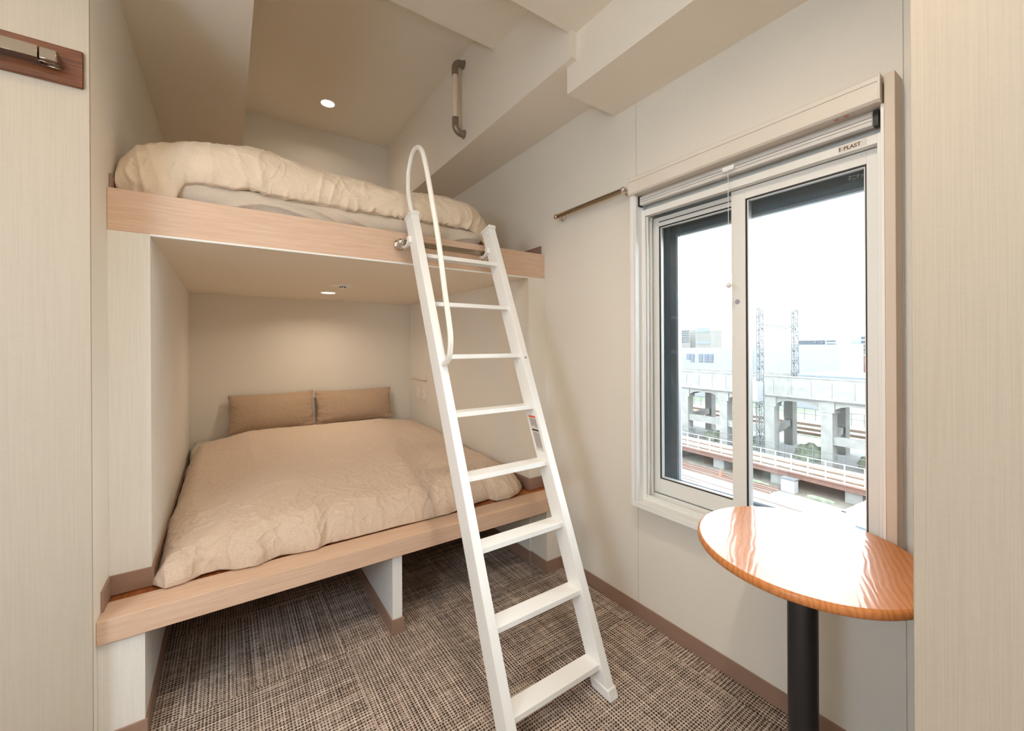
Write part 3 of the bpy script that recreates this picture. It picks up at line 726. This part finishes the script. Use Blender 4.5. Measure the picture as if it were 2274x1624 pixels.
# upper mattress in its sheet
def roundslab(x0, x1, y0, y1, z0, z1, r, nx, fn, name, mat, label, cat):
    P = []; prof = []
    for k in range(9): a = R(-90 + 180*k/8); prof.append((y0 + r*(1-math.cos(a)), (z0+z1)/2 + (z1-z0)/2*math.sin(a)))
    for k in range(1, 20): prof.append((y0 + r + (y1-y0-r)*k/20, z1))
    prof.append((y1, z1-.02)); prof.append((y1, z0))
    prof = smooth(prof, 5)
    for i in range(nx+1):
        u = -1 + 2*i/nx; u = math.sin(u*math.pi/2); x = (x0+x1)/2 + (x1-x0)/2*u
        e_ = (max(0, 1-abs(u)**14))**.5; zc = (z0+z1)/2
        P.append([(x, y + (1-e_)*r*.9*(1 if y < y0+.3 else 0), zc + (z-zc)*(.12+.88*e_)) for y, z in prof])
    mm = MB(); V = mm.grid(P); mm.bm.faces.new([v for v in V[0]][::-1]); mm.bm.faces.new([v for v in V[-1]])
    displace(mm.bm, fn)
    return mm.build(name, mat, None, smooth=True, label=label, cat=cat)
def shw(p):
    fr = max(0, 1-(p.y-2.05)/.2)
    return fr*(.010*ridge((p.x*.45 + p.z*2.2, 0, p.z*1.5 - p.x*.3), 6, 5, 2.2, .7) - .004 + .004*fbm(p, 6, 2))
roundslab(-.20, 1.225, 2.058, 3.84, 1.857, 1.975, .05, 320, shw, 'mattress', M['sheet'], 'greige sheeted mattress on the loft bunk, seen below the cream duvet', 'mattress')

# upper duvet
ZT = [(-.335, 2.00), (-.325, 2.045), (-.30, 2.09), (-.24, 2.13), (-.16, 2.148), (-.05, 2.168), (.05, 2.188), (.12, 2.192), (.25, 2.176), (.40, 2.160), (.55, 2.150), (.68, 2.136), (.80, 2.150), (.95, 2.162), (1.08, 2.168), (1.19, 2.168), (1.26, 2.155), (1.33, 2.125), (1.38, 2.085), (1.41, 2.03), (1.425, 1.96)]
ZBOT = [(-.335, 1.872), (-.20, 1.860), (-.163, 1.860), (-.152, 1.90), (-.130, 1.945), (-.08, 1.957), (-.03, 1.957), (.03, 1.950), (.08, 1.972), (.15, 1.958), (.25, 1.957), (.49, 1.956), (.75, 1.960), (1.0, 1.958), (1.10, 1.962), (1.17, 1.952), (1.22, 1.93), (1.28, 1.90), (1.425, 1.90)]
YFR = [(-.335, 2.075), (-.29, 2.055), (-.2, 2.046), (0, 2.04), (.9, 2.035), (1.05, 2.04), (1.14, 2.055), (1.22, 2.09), (1.30, 2.14), (1.38, 2.22), (1.425, 2.30)]
P = []; NX = 520
for i in range(NX+1):
    x = -.335 + 1.76*i/NX
    zt, zb_, yf = interp(x, ZT), interp(x, ZBOT), interp(x, YFR)
    h_ = zt - zb_
    prof = [(yf+.10, zb_+.004), (yf+.05, zb_+.001), (yf+.018, zb_), (yf+.003, zb_+.012), (yf-.004, zb_+.30*h_), (yf+.006, zb_+.55*h_), (yf+.045, zb_+.80*h_), (yf+.12, zb_+.95*h_), (yf+.22, zt), (yf+.40, zt-.002), (yf+.8, zt-.02), (yf+1.3, zt-.03), (3.78, zt-.05), (3.84, zt-.09), (3.86, zb_+.02), (3.85, zb_+.0)]
    P.append([(x, y, z) for y, z in smooth(prof, 9)])
mm = MB(); V = mm.grid(P)
for side in (0, -1): mm.bm.faces.new(V[side] if side else V[side][::-1])
def uw(p):
    fr = max(0, 1-max(0, p.y-2.05)/.35); lf = max(0, 1-max(0, p.x+.2)/.45)
    d = .010*fr*lf*(ridge((p.x*1.0+p.z*.25, 0, p.z*.15), 13, 3, 2.2, .5)-.35)
    d += .006*fr*(ridge((p.x, p.y, p.z*.8), 7, 8, 3, 1.2)-.3) + .004*ridge(p, 12, 4, 3, 1.3)*fr + .010*fbm(p, 3, 6)
    nb = max(0, 1-abs(p.z-1.965)/.03)*fr; d += .006*nb*noise.noise(Vector((p.x*40, 0, 3)))
    return d
displace(mm.bm, uw)
mm.build('duvet', M['cream_cloth'], None, smooth=True, label='thick cream cotton duvet on the loft bunk, folded towards its front board', cat='duvet')
# ------------------------------------------------------------------ the railway seen through the window
AZ = R(4.7); RZ = Matrix.Rotation(-AZ, 3, 'Z'); G = -14.2
_simple = simple
def simple(name, col, *a, **k):
    c = [ (v/255)**2.2*.46 for v in col ]; return _simple(name, tuple(255*v**(1/2.2) for v in c), *a, **k)
M['concrete'] = simple('weathered_concrete', (146, 144, 140), .9, var=.15, scale=1.2)
M['concrete_dark'] = simple('pier_concrete', (136, 134, 131), .9, var=.12, scale=1.0)
M['asphalt'] = simple('pale_asphalt', (140, 138, 136), .95, var=.08, scale=.4)
M['whitewall'] = simple('white_cladding', (146, 149, 154), .7, var=.02, scale=.3)
M['bluewall'] = simple('pale_blue_cladding', (118, 127, 138), .6, var=.02, scale=.3)
M['bluegrey'] = simple('blue_grey_facade', (66, 74, 86), .7, var=.05, scale=.2)
M['cream_wall'] = simple('cream_facade', (130, 127, 122), .8, var=.04, scale=.3)
M['brick'] = simple('red_brick', (132, 84, 76), .9, var=.08, scale=2)
M['rust'] = simple('rust_brown_steel', (118, 82, 70), .8, var=.15, scale=3)
M['railred'] = simple('reddish_ballast', (130, 106, 94), .95, var=.2, scale=2)
M['winglass'] = simple('dark_window', (84, 92, 112), .3, var=.2, scale=3)
M['galv'] = simple('galvanised_steel', (104, 106, 110), .5, .2, var=.1, scale=5)
M['whitemetal'] = simple('white_railing', (176, 177, 178), .6, var=.02)
M['cone'] = simple('orange_cone', (190, 100, 70), .6)
M['green'] = simple('weeds', (118, 126, 104), 1.0, var=.5, scale=1.5)
M['soil'] = simple('brown_soil', (108, 98, 88), 1.0, var=.25, scale=1.0)

simple = _simple
def oth(name, loc, label, cat, group=None, kind=None):
    o = empty(name, RZ @ Vector(loc), label, cat, group, kind, rz=-AZ); WORLD[o.name] = tuple(loc)
    del o['_loc']; return o
def ob(mb, name, mat, parent=None, **k):
    o = mb.build(name, mat, parent, **k)
    if parent is None:
        o.rotation_euler = (0, 0, -AZ); o.location = RZ @ o.location
    return o
ob(B(14, 700, -200, 500, G-.5, G), 'ground', M['asphalt'], kind='structure')
ob(B(46.5, 59, -20, 60, G, G+.03), 'ground', M['soil'], kind='structure')
ob(B(78, 110, -40, 160, G, G+.06), 'ground', M['green'], kind='structure')

# viaduct
v = oth('railway_viaduct', (65, 30, G), 'long pale concrete railway viaduct on piers across the view from the window', 'viaduct')
m = MB().box(59.5, 59.8, -20, 110, -5.55, -2.95).box(59.35, 59.5, -20, 110, -5.7, -5.35).box(59.42, 59.85, -20, 110, -3.05, -2.9)
for k in range(34):
    s0 = -10 + 2.3*k; m.box(59.44, 59.5, s0, s0+.16, -5.4, -3.45)
ob(m, 'parapet', M['concrete'], v)
ob(B(59.6, 71.2, -20, 110, -5.9, -5.3), 'deck_slab', M['concrete_dark'], v)
ob(B(70.9, 71.2, -20, 110, -5.3, -3.2), 'parapet', M['concrete'], v)
for k in range(-3, 9):
    sf = 25.2 + 6.85*k
    ob(MB().box(59.7, 61.0, sf-.62, sf+.62, G, -7.0).box(59.65, 61.1, sf-.85, sf+.85, -7.2, -5.8), 'pier', M['concrete'], v)
    sr = sf + 2.4
    ob(MB().box(69.4, 70.7, sr-.62, sr+.62, G, -5.8), 'pier', M['concrete_dark'], v)
    ob(MB().prism([(61.0, sf-.45), (69.4, sr-.45), (69.4, sr+.45), (61.0, sf+.45)], 'z', -6.9, -5.9), 'cross_beam', M['concrete_dark'], v)
    # haunched edge beam to the next pier
    p = [(sf+.8, -5.8), (sf+.8, -6.8), (sf+1.4, -6.45), (sf+2.2, -6.25), (sf+4.6, -6.25), (sf+5.4, -6.45), (sf+6.05, -6.8), (sf+6.05, -5.8)]
    ob(MB().prism(p, 'x', 59.8, 60.6), 'haunched_beam', M['concrete'], v)
    if k != 0:
        ob(B(59.9, 60.7, sf+.6, sf+6.25, -11.15, -10.15), 'tie_beam', M['concrete'], v)
    ob(MB().prism([(61.0, sf-.35), (69.4, sr-.35), (69.4, sr+.35), (61.0, sf+.35)], 'z', -11.2, -10.3), 'tie_beam', M['concrete_dark'], v)

# low track bridge with railing
v = oth('track_bridge', (50.5, 30, G), 'low railway track deck with red-brown girder and white railing in front of the viaduct', 'bridge')
ob(MB().box(48, 48.25, -12, 75, -12.95, -12.4).box(47.85, 48.3, -12, 75, -12.45, -12.36), 'girder', M['rust'], v)
ob(B(48.2, 54, -12, 75, -12.75, -12.45), 'deck_slab', M['concrete'], v)
for d in (49.6, 51.9):
    ob(B(d-.45, d+.45, -12, 75, -12.45, -12.3), 'track_bed', M['railred'], v)
m = MB()
for zz in (-10.45, -11.15, -11.8): m.box(48.05, 48.12, -12, 75, zz-.035, zz+.035)
for k in range(50): s0 = -10 + 1.6*k; m.box(48.04, 48.14, s0-.05, s0+.05, -12.4, -10.4)
ob(m, 'railing', M['whitemetal'], v)
m = MB()
for zz in (-10.9, -11.6): m.box(53.8, 53.86, -12, 75, zz-.03, zz+.03)
for k in range(28): s0 = -10 + 3.1*k; m.box(53.78, 53.88, s0-.05, s0+.05, -12.45, -10.3 if k % 2 else -10.9)
ob(m, 'railing', M['galv'], v)
for k in range(-2, 9): ob(B(48.4, 53.5, 17.5+7*k, 18.9+7*k, G, -12.75), 'support', M['concrete_dark'], v)

# ground tracks, road marks, far tracks
for d in (44.9, 46.2):
    t = ob(B(d-.5, d+.5, 24, 90, G, G+.08), 'ground_track', M['railred'])
    tag(t, 'rusty railway track on the yard ground, %s' % ('nearer the window' if d < 45.5 else 'running beside the low bridge'), 'railway track')
    m = MB()
    for e in (-.35, .35): m.box(d+e-.05, d+e+.05, 24, 90, G+.08, G+.2)
    r_ = m.build('rails', M['rust'], t); r_.location = Vector(r_.location) - Vector(WORLD['ground_track' if d < 45.5 else 'ground_track.001']) * 0
for i, (d, nm) in enumerate(((80, 'nearest behind the viaduct'), (84, 'second behind the viaduct'), (89, 'farthest behind the viaduct'))):
    t = ob(B(d-.8, d+.8, -20, 140, G, G+.5), 'far_track', M['railred']); tag(t, 'red-brown railway track ' + nm, 'railway track')
t = ob(MB().box(40.6, 40.75, 10, 34, G, G+.05).box(41.3, 41.4, 10, 34, G, G+.05).box(42.2, 42.3, 10, 34, G, G+.05), 'drain_lines', M['rust']); tag(t, 'thin rusty rails sunk in the pale yard pavement below the window', 'rails')
# field fence
t = MB()
for k in range(60): t.box(95, 95.1, -10+2*k, -9.92+2*k, G, G+2.4)
t.box(95, 95.05, -10, 110, G+2.3, G+2.4).box(95, 95.05, -10, 110, G+1.2, G+1.27)
tag(ob(t, 'field_fence', M['galv']), 'thin grey post fence in the green field beyond the viaduct', 'fence')
# low hedge bushes below the viaduct
rng = random.Random(5)
def bush(D, s_, z, rx, ry, rz_, label, seed):
    m = MB(); P = []
    for i in range(17):
        a = math.pi*i/16; row = []
        for j in range(25):
            b = 2*math.pi*j/24; d = Vector((math.sin(a)*math.cos(b), math.sin(a)*math.sin(b), math.cos(a)))
            q = 1 + .35*noise.fractal(d*2.2 + Vector((seed, 0, 0)), 1, 2, 4)
            row.append((D+d.x*rx*q, s_+d.y*ry*q, max(G, z+d.z*rz_*q)))
        P.append(row)
    m.grid(P); bmesh.ops.remove_doubles(m.bm, verts=m.bm.verts[:], dist=1e-4)
    tag(ob(m, 'bush', M['green'], smooth=True), label, 'bush')
for i, (D, s_, rx, ry, rz_) in enumerate(((63.3, 28.6, 1.5, 1.9, 1.6), (63.6, 35.5, 1.5, 1.8, 1.3), (62.6, 42.2, 1.3, 1.9, 1.2), (64, 22, 1.2, 1.5, 1.2), (63.6, 49, 1.4, 1.9, 1.3), (50, 29.7, .6, .9, 1.0), (66, 18.5, 1.4, 2.2, 1.2))):
    bush(D, s_, G+.3, rx, ry, rz_, ['wide green bush between the viaduct piers right of the lattice mast', 'green bush between the piers just left of the lattice mast',
        'green bush low between the viaduct piers seen left of the window post', 'small dark green bush between the piers near the right window edge', 'broad green bush between the farthest visible piers at the far left',
        'small green shrub under the track bridge beside the window post', 'green bush under the viaduct at the extreme right'][i], i*3.1)
for i, (D, s_, ry) in enumerate(((47.0, 20.4, 1.3), (47.0, 16.6, 1.1), (46.9, 26.6, 1.3), (47.2, 13.2, 1.1))):
    bush(D, s_, G, .45, ry, .28, ['low green weeds right of the white cabinet', 'low green weeds between two bridge supports at the right', 'low green weeds left of the white cabinet', 'low green weeds next to the white shed roof'][i], i*2.3+20)
# cabinet, cone
t = oth('equipment_cabinet', (47, 23.2, G), 'white equipment cabinet standing on the yard below the track bridge', 'cabinet')
ob(B(46.6, 47.4, 22.6, 23.9, G, -12.85), 'body', M['whitemetal'], t); ob(B(46.5, 47.5, 22.5, 24.0, -12.85, -12.75), 'lid', M['galv'], t)
t = oth('traffic_cone', (45.3, 29.9, G), 'orange traffic cone on the yard beside the tracks', 'traffic cone')
ob(MB().lathe((45.3, 29.9, G), [(0, .9), (.06, .9), (.2, .05), (0, .05)], n=12), 'cone', M['cone'], t); ob(B(45.05, 45.55, 29.65, 30.15, G, G+.05), 'base', M['cone'], t)
# low shed roof at the lower right
t = oth('yard_shed', (32, 8, G), 'white flat-roofed shed at the lower right corner of the window view', 'shed')
ob(MB().box(29.6, 36, 2, 11.6, -9.25, -8.95).box(29.5, 36.1, 11.5, 11.75, -9.3, -8.75).box(29.45, 29.7, 2, 11.75, -9.3, -8.75), 'roof', M['whitemetal'], t)
ob(B(30, 35.6, 2.4, 11.2, G, -9.25), 'walls', M['bluewall'], t)
# catenary masts and gantry
def mast(D, s_, z0, z1, label):
    t = oth('catenary_mast', (D, s_, z0), label, 'mast')
    w_ = .36; m = MB()
    for a in (-w_, w_):
        for b in (-w_, w_): m.tube([(D+a, s_+b, z0), (D+a*.7, s_+b*.7, z1)], .08, 4)
    ob(m, 'posts', M['galv'], t)
    m = MB(); n_ = int((z1-z0)/.85)
    for k in range(n_):
        za, zb_ = z0+(z1-z0)*k/n_, z0+(z1-z0)*(k+1)/n_
        sg = 1 if k % 2 else -1
        for b in (-w_, w_):
            m.tube([(D-w_*sg*.85, s_+b*.85, za), (D+w_*sg*.85, s_+b*.85, zb_)], .045, 4)
            m.tube([(D+b*.85, s_-w_*sg*.85, za), (D+b*.85, s_+w_*sg*.85, zb_)], .045, 4)
    ob(m, 'lacing', M['galv'], t)
    m = MB()
    for zz in (1.6, 5.2): m.box(D-.9, D+.9, s_-.04, s_+.04, zz, zz+.08)
    m.box(D-.4, D+.4, s_-.15, s_+.15, -1.0, -.9)
    ob(m, 'insulator_arms', M['galv'], t)
mast(57.0, 31.8, G, 6.45, 'tall lattice catenary mast standing in front of the viaduct')
mast(66.0, 31.8, -5.3, 6.5, 'lattice catenary mast rising from the viaduct deck')
t = oth('gantry_beam', (61.5, 31.8, 3.4), 'lattice gantry beam spanning between the two catenary masts', 'gantry')
m = MB()
for zz in (3.45, 4.05):
    for b in (-.2, .2): m.box(57, 66, 31.8+b-.05, 31.8+b+.05, zz-.05, zz+.05)
ob(m, 'chords', M['galv'], t)
m = MB()
for k in range(26): x0 = 57.2 + .34*k; m.tube([(x0, 31.6, 3.45), (x0+.17, 31.6, 4.05)], .04, 4); m.tube([(x0+.17, 31.6, 4.05), (x0+.34, 31.6, 3.45)], .04, 4)
ob(m, 'lacing', M['galv'], t)
m = MB().box(57, 68.5, 31.78, 31.82, 5.5, 5.54)
for k in range(5): x0 = 57.8 + 2.2*k; m.tube([(x0, 31.8, 5.5), (x0+.6, 31.8, 4.9)], .03, 4); m.tube([(x0+.6, 31.8, 4.9), (x0+1.2, 31.8, 5.5)], .03, 4)
ob(m, 'upper_wires', M['galv'], t)
t = ob(B(55.3, 56.58, 31.2, 32.4, -6.2, -3.6), 'transformer_box', M['whitewall']); tag(t, 'pale blue grey box hung on the front catenary mast at viaduct height', 'equipment box')
# platform roof strip on the viaduct
t = ob(MB().box(64, 74, -20, 30.5, -3.05, -2.8), 'platform_roof', M['whitewall']); tag(t, 'long pale platform roof above the right part of the viaduct', 'roof'); f_ = B(63.9, 64.0, -20, 30.5, -3.3, -2.95).build('fascia', M['bluewall'], t, label='pale blue fascia strip')
# buildings
def building(name, label, D, s0, s1, z0, z1, mat, wins=(), depth=12, wmat='winglass', roof=None):
    t = oth(name, (D+depth/2, (s0+s1)/2, z0), label, 'building')
    ob(B(D, D+depth, s0, s1, z0, z1), 'wall', mat, t)
    for (a, b, c, d) in wins: ob(B(D-.15, D+.02, a, b, c, d), 'window', M[wmat], t)
    if roof: ob(B(D-.3, D+depth+.3, s0-.3, s1+.3, z1, z1+.6), 'roof', M[roof], t)
    return t
building('warehouse', 'long pale blue clad warehouse with a strip of windows above the left viaduct', 110, 66, 92, G, .4, M['whitewall'],
         [(a, a+1.3, -3.0, -1.3) for a in (74.6, 76.2, 78.0)] + [(a, a+1.3, -3.0, -1.3) for a in (80.8, 82.2)] + [(a, a+1.3, -3.7, -3.2) for a in (74.6, 76.2, 78.0, 80.8)])
building('depot_hall', 'plain white hall behind the catenary masts', 112, 44.5, 65.5, G, 1.3, M['whitewall'])
building('far_apartments', 'distant white apartment block with rows of balconies at the far left of the window view', 250, 187, 204, G, 12.3, M['cream_wall'],
         [(188, 195, z_, z_+.6) for z_ in (3.4, 4.9, 6.4, 7.9, 9.4, 10.9)] + [(196, 203, z_, z_+.6) for z_ in (3.4, 4.9, 6.4, 7.9, 9.4, 10.9)], wmat='bluegrey')
building('billboard_building', 'distant pale building with blue bands between the apartments and the window post', 245, 168, 179, G, 11, M['cream_wall'], [(168.3, 178.5, 10, 12.8), (168.3, 178.5, 2.2, 3.6)], wmat='bluewall')
building('roof_house', 'low blue grey rooftop building to the right of the rear mast', 200, 84, 95, G, 3.2, M['bluegrey'], [(85.5, 86.3, 1.9, 2.5), (88, 88.8, 1.9, 2.5)])
building('narrow_tower', 'narrow white tower block with dark balcony bands left of the grid-fronted block', 190, 76.5, 80.5, G, 3.9, M['whitewall'], [(77, 80, z_, z_+.5) for z_ in (-2.6, -1.3, 0, 1.2, 2.4)], wmat='bluegrey')
building('grid_block', 'blue grey grid-fronted apartment block at the right edge of the window view', 215, 62, 82.5, G, 5.2, M['whitewall'],
         [(61+2.2*i, 61+2.2*i+1.5, z_, z_+.9) for i in range(8) for z_ in (-3.2, -1.5, .2, 1.9, 3.6)], wmat='bluegrey')
building('brick_house', 'red brick house with small white windows at the right of the window view', 180, 60, 67.5, G, -3.0, M['brick'], [(63, 64.2, -5.2, -4.2), (65.4, 66, -5.2, -4.2)], wmat='whitewall', roof='cream_wall')
building('small_red_house', 'small reddish house beside the white hall', 172, 70.5, 72.8, G, -3.4, M['brick'], [(71.2, 71.8, -4.9, -4.3)], wmat='winglass')
building('grey_annex', 'pale grey annex below the narrow tower', 165, 64.5, 70, G, -4.9, M['whitewall'])
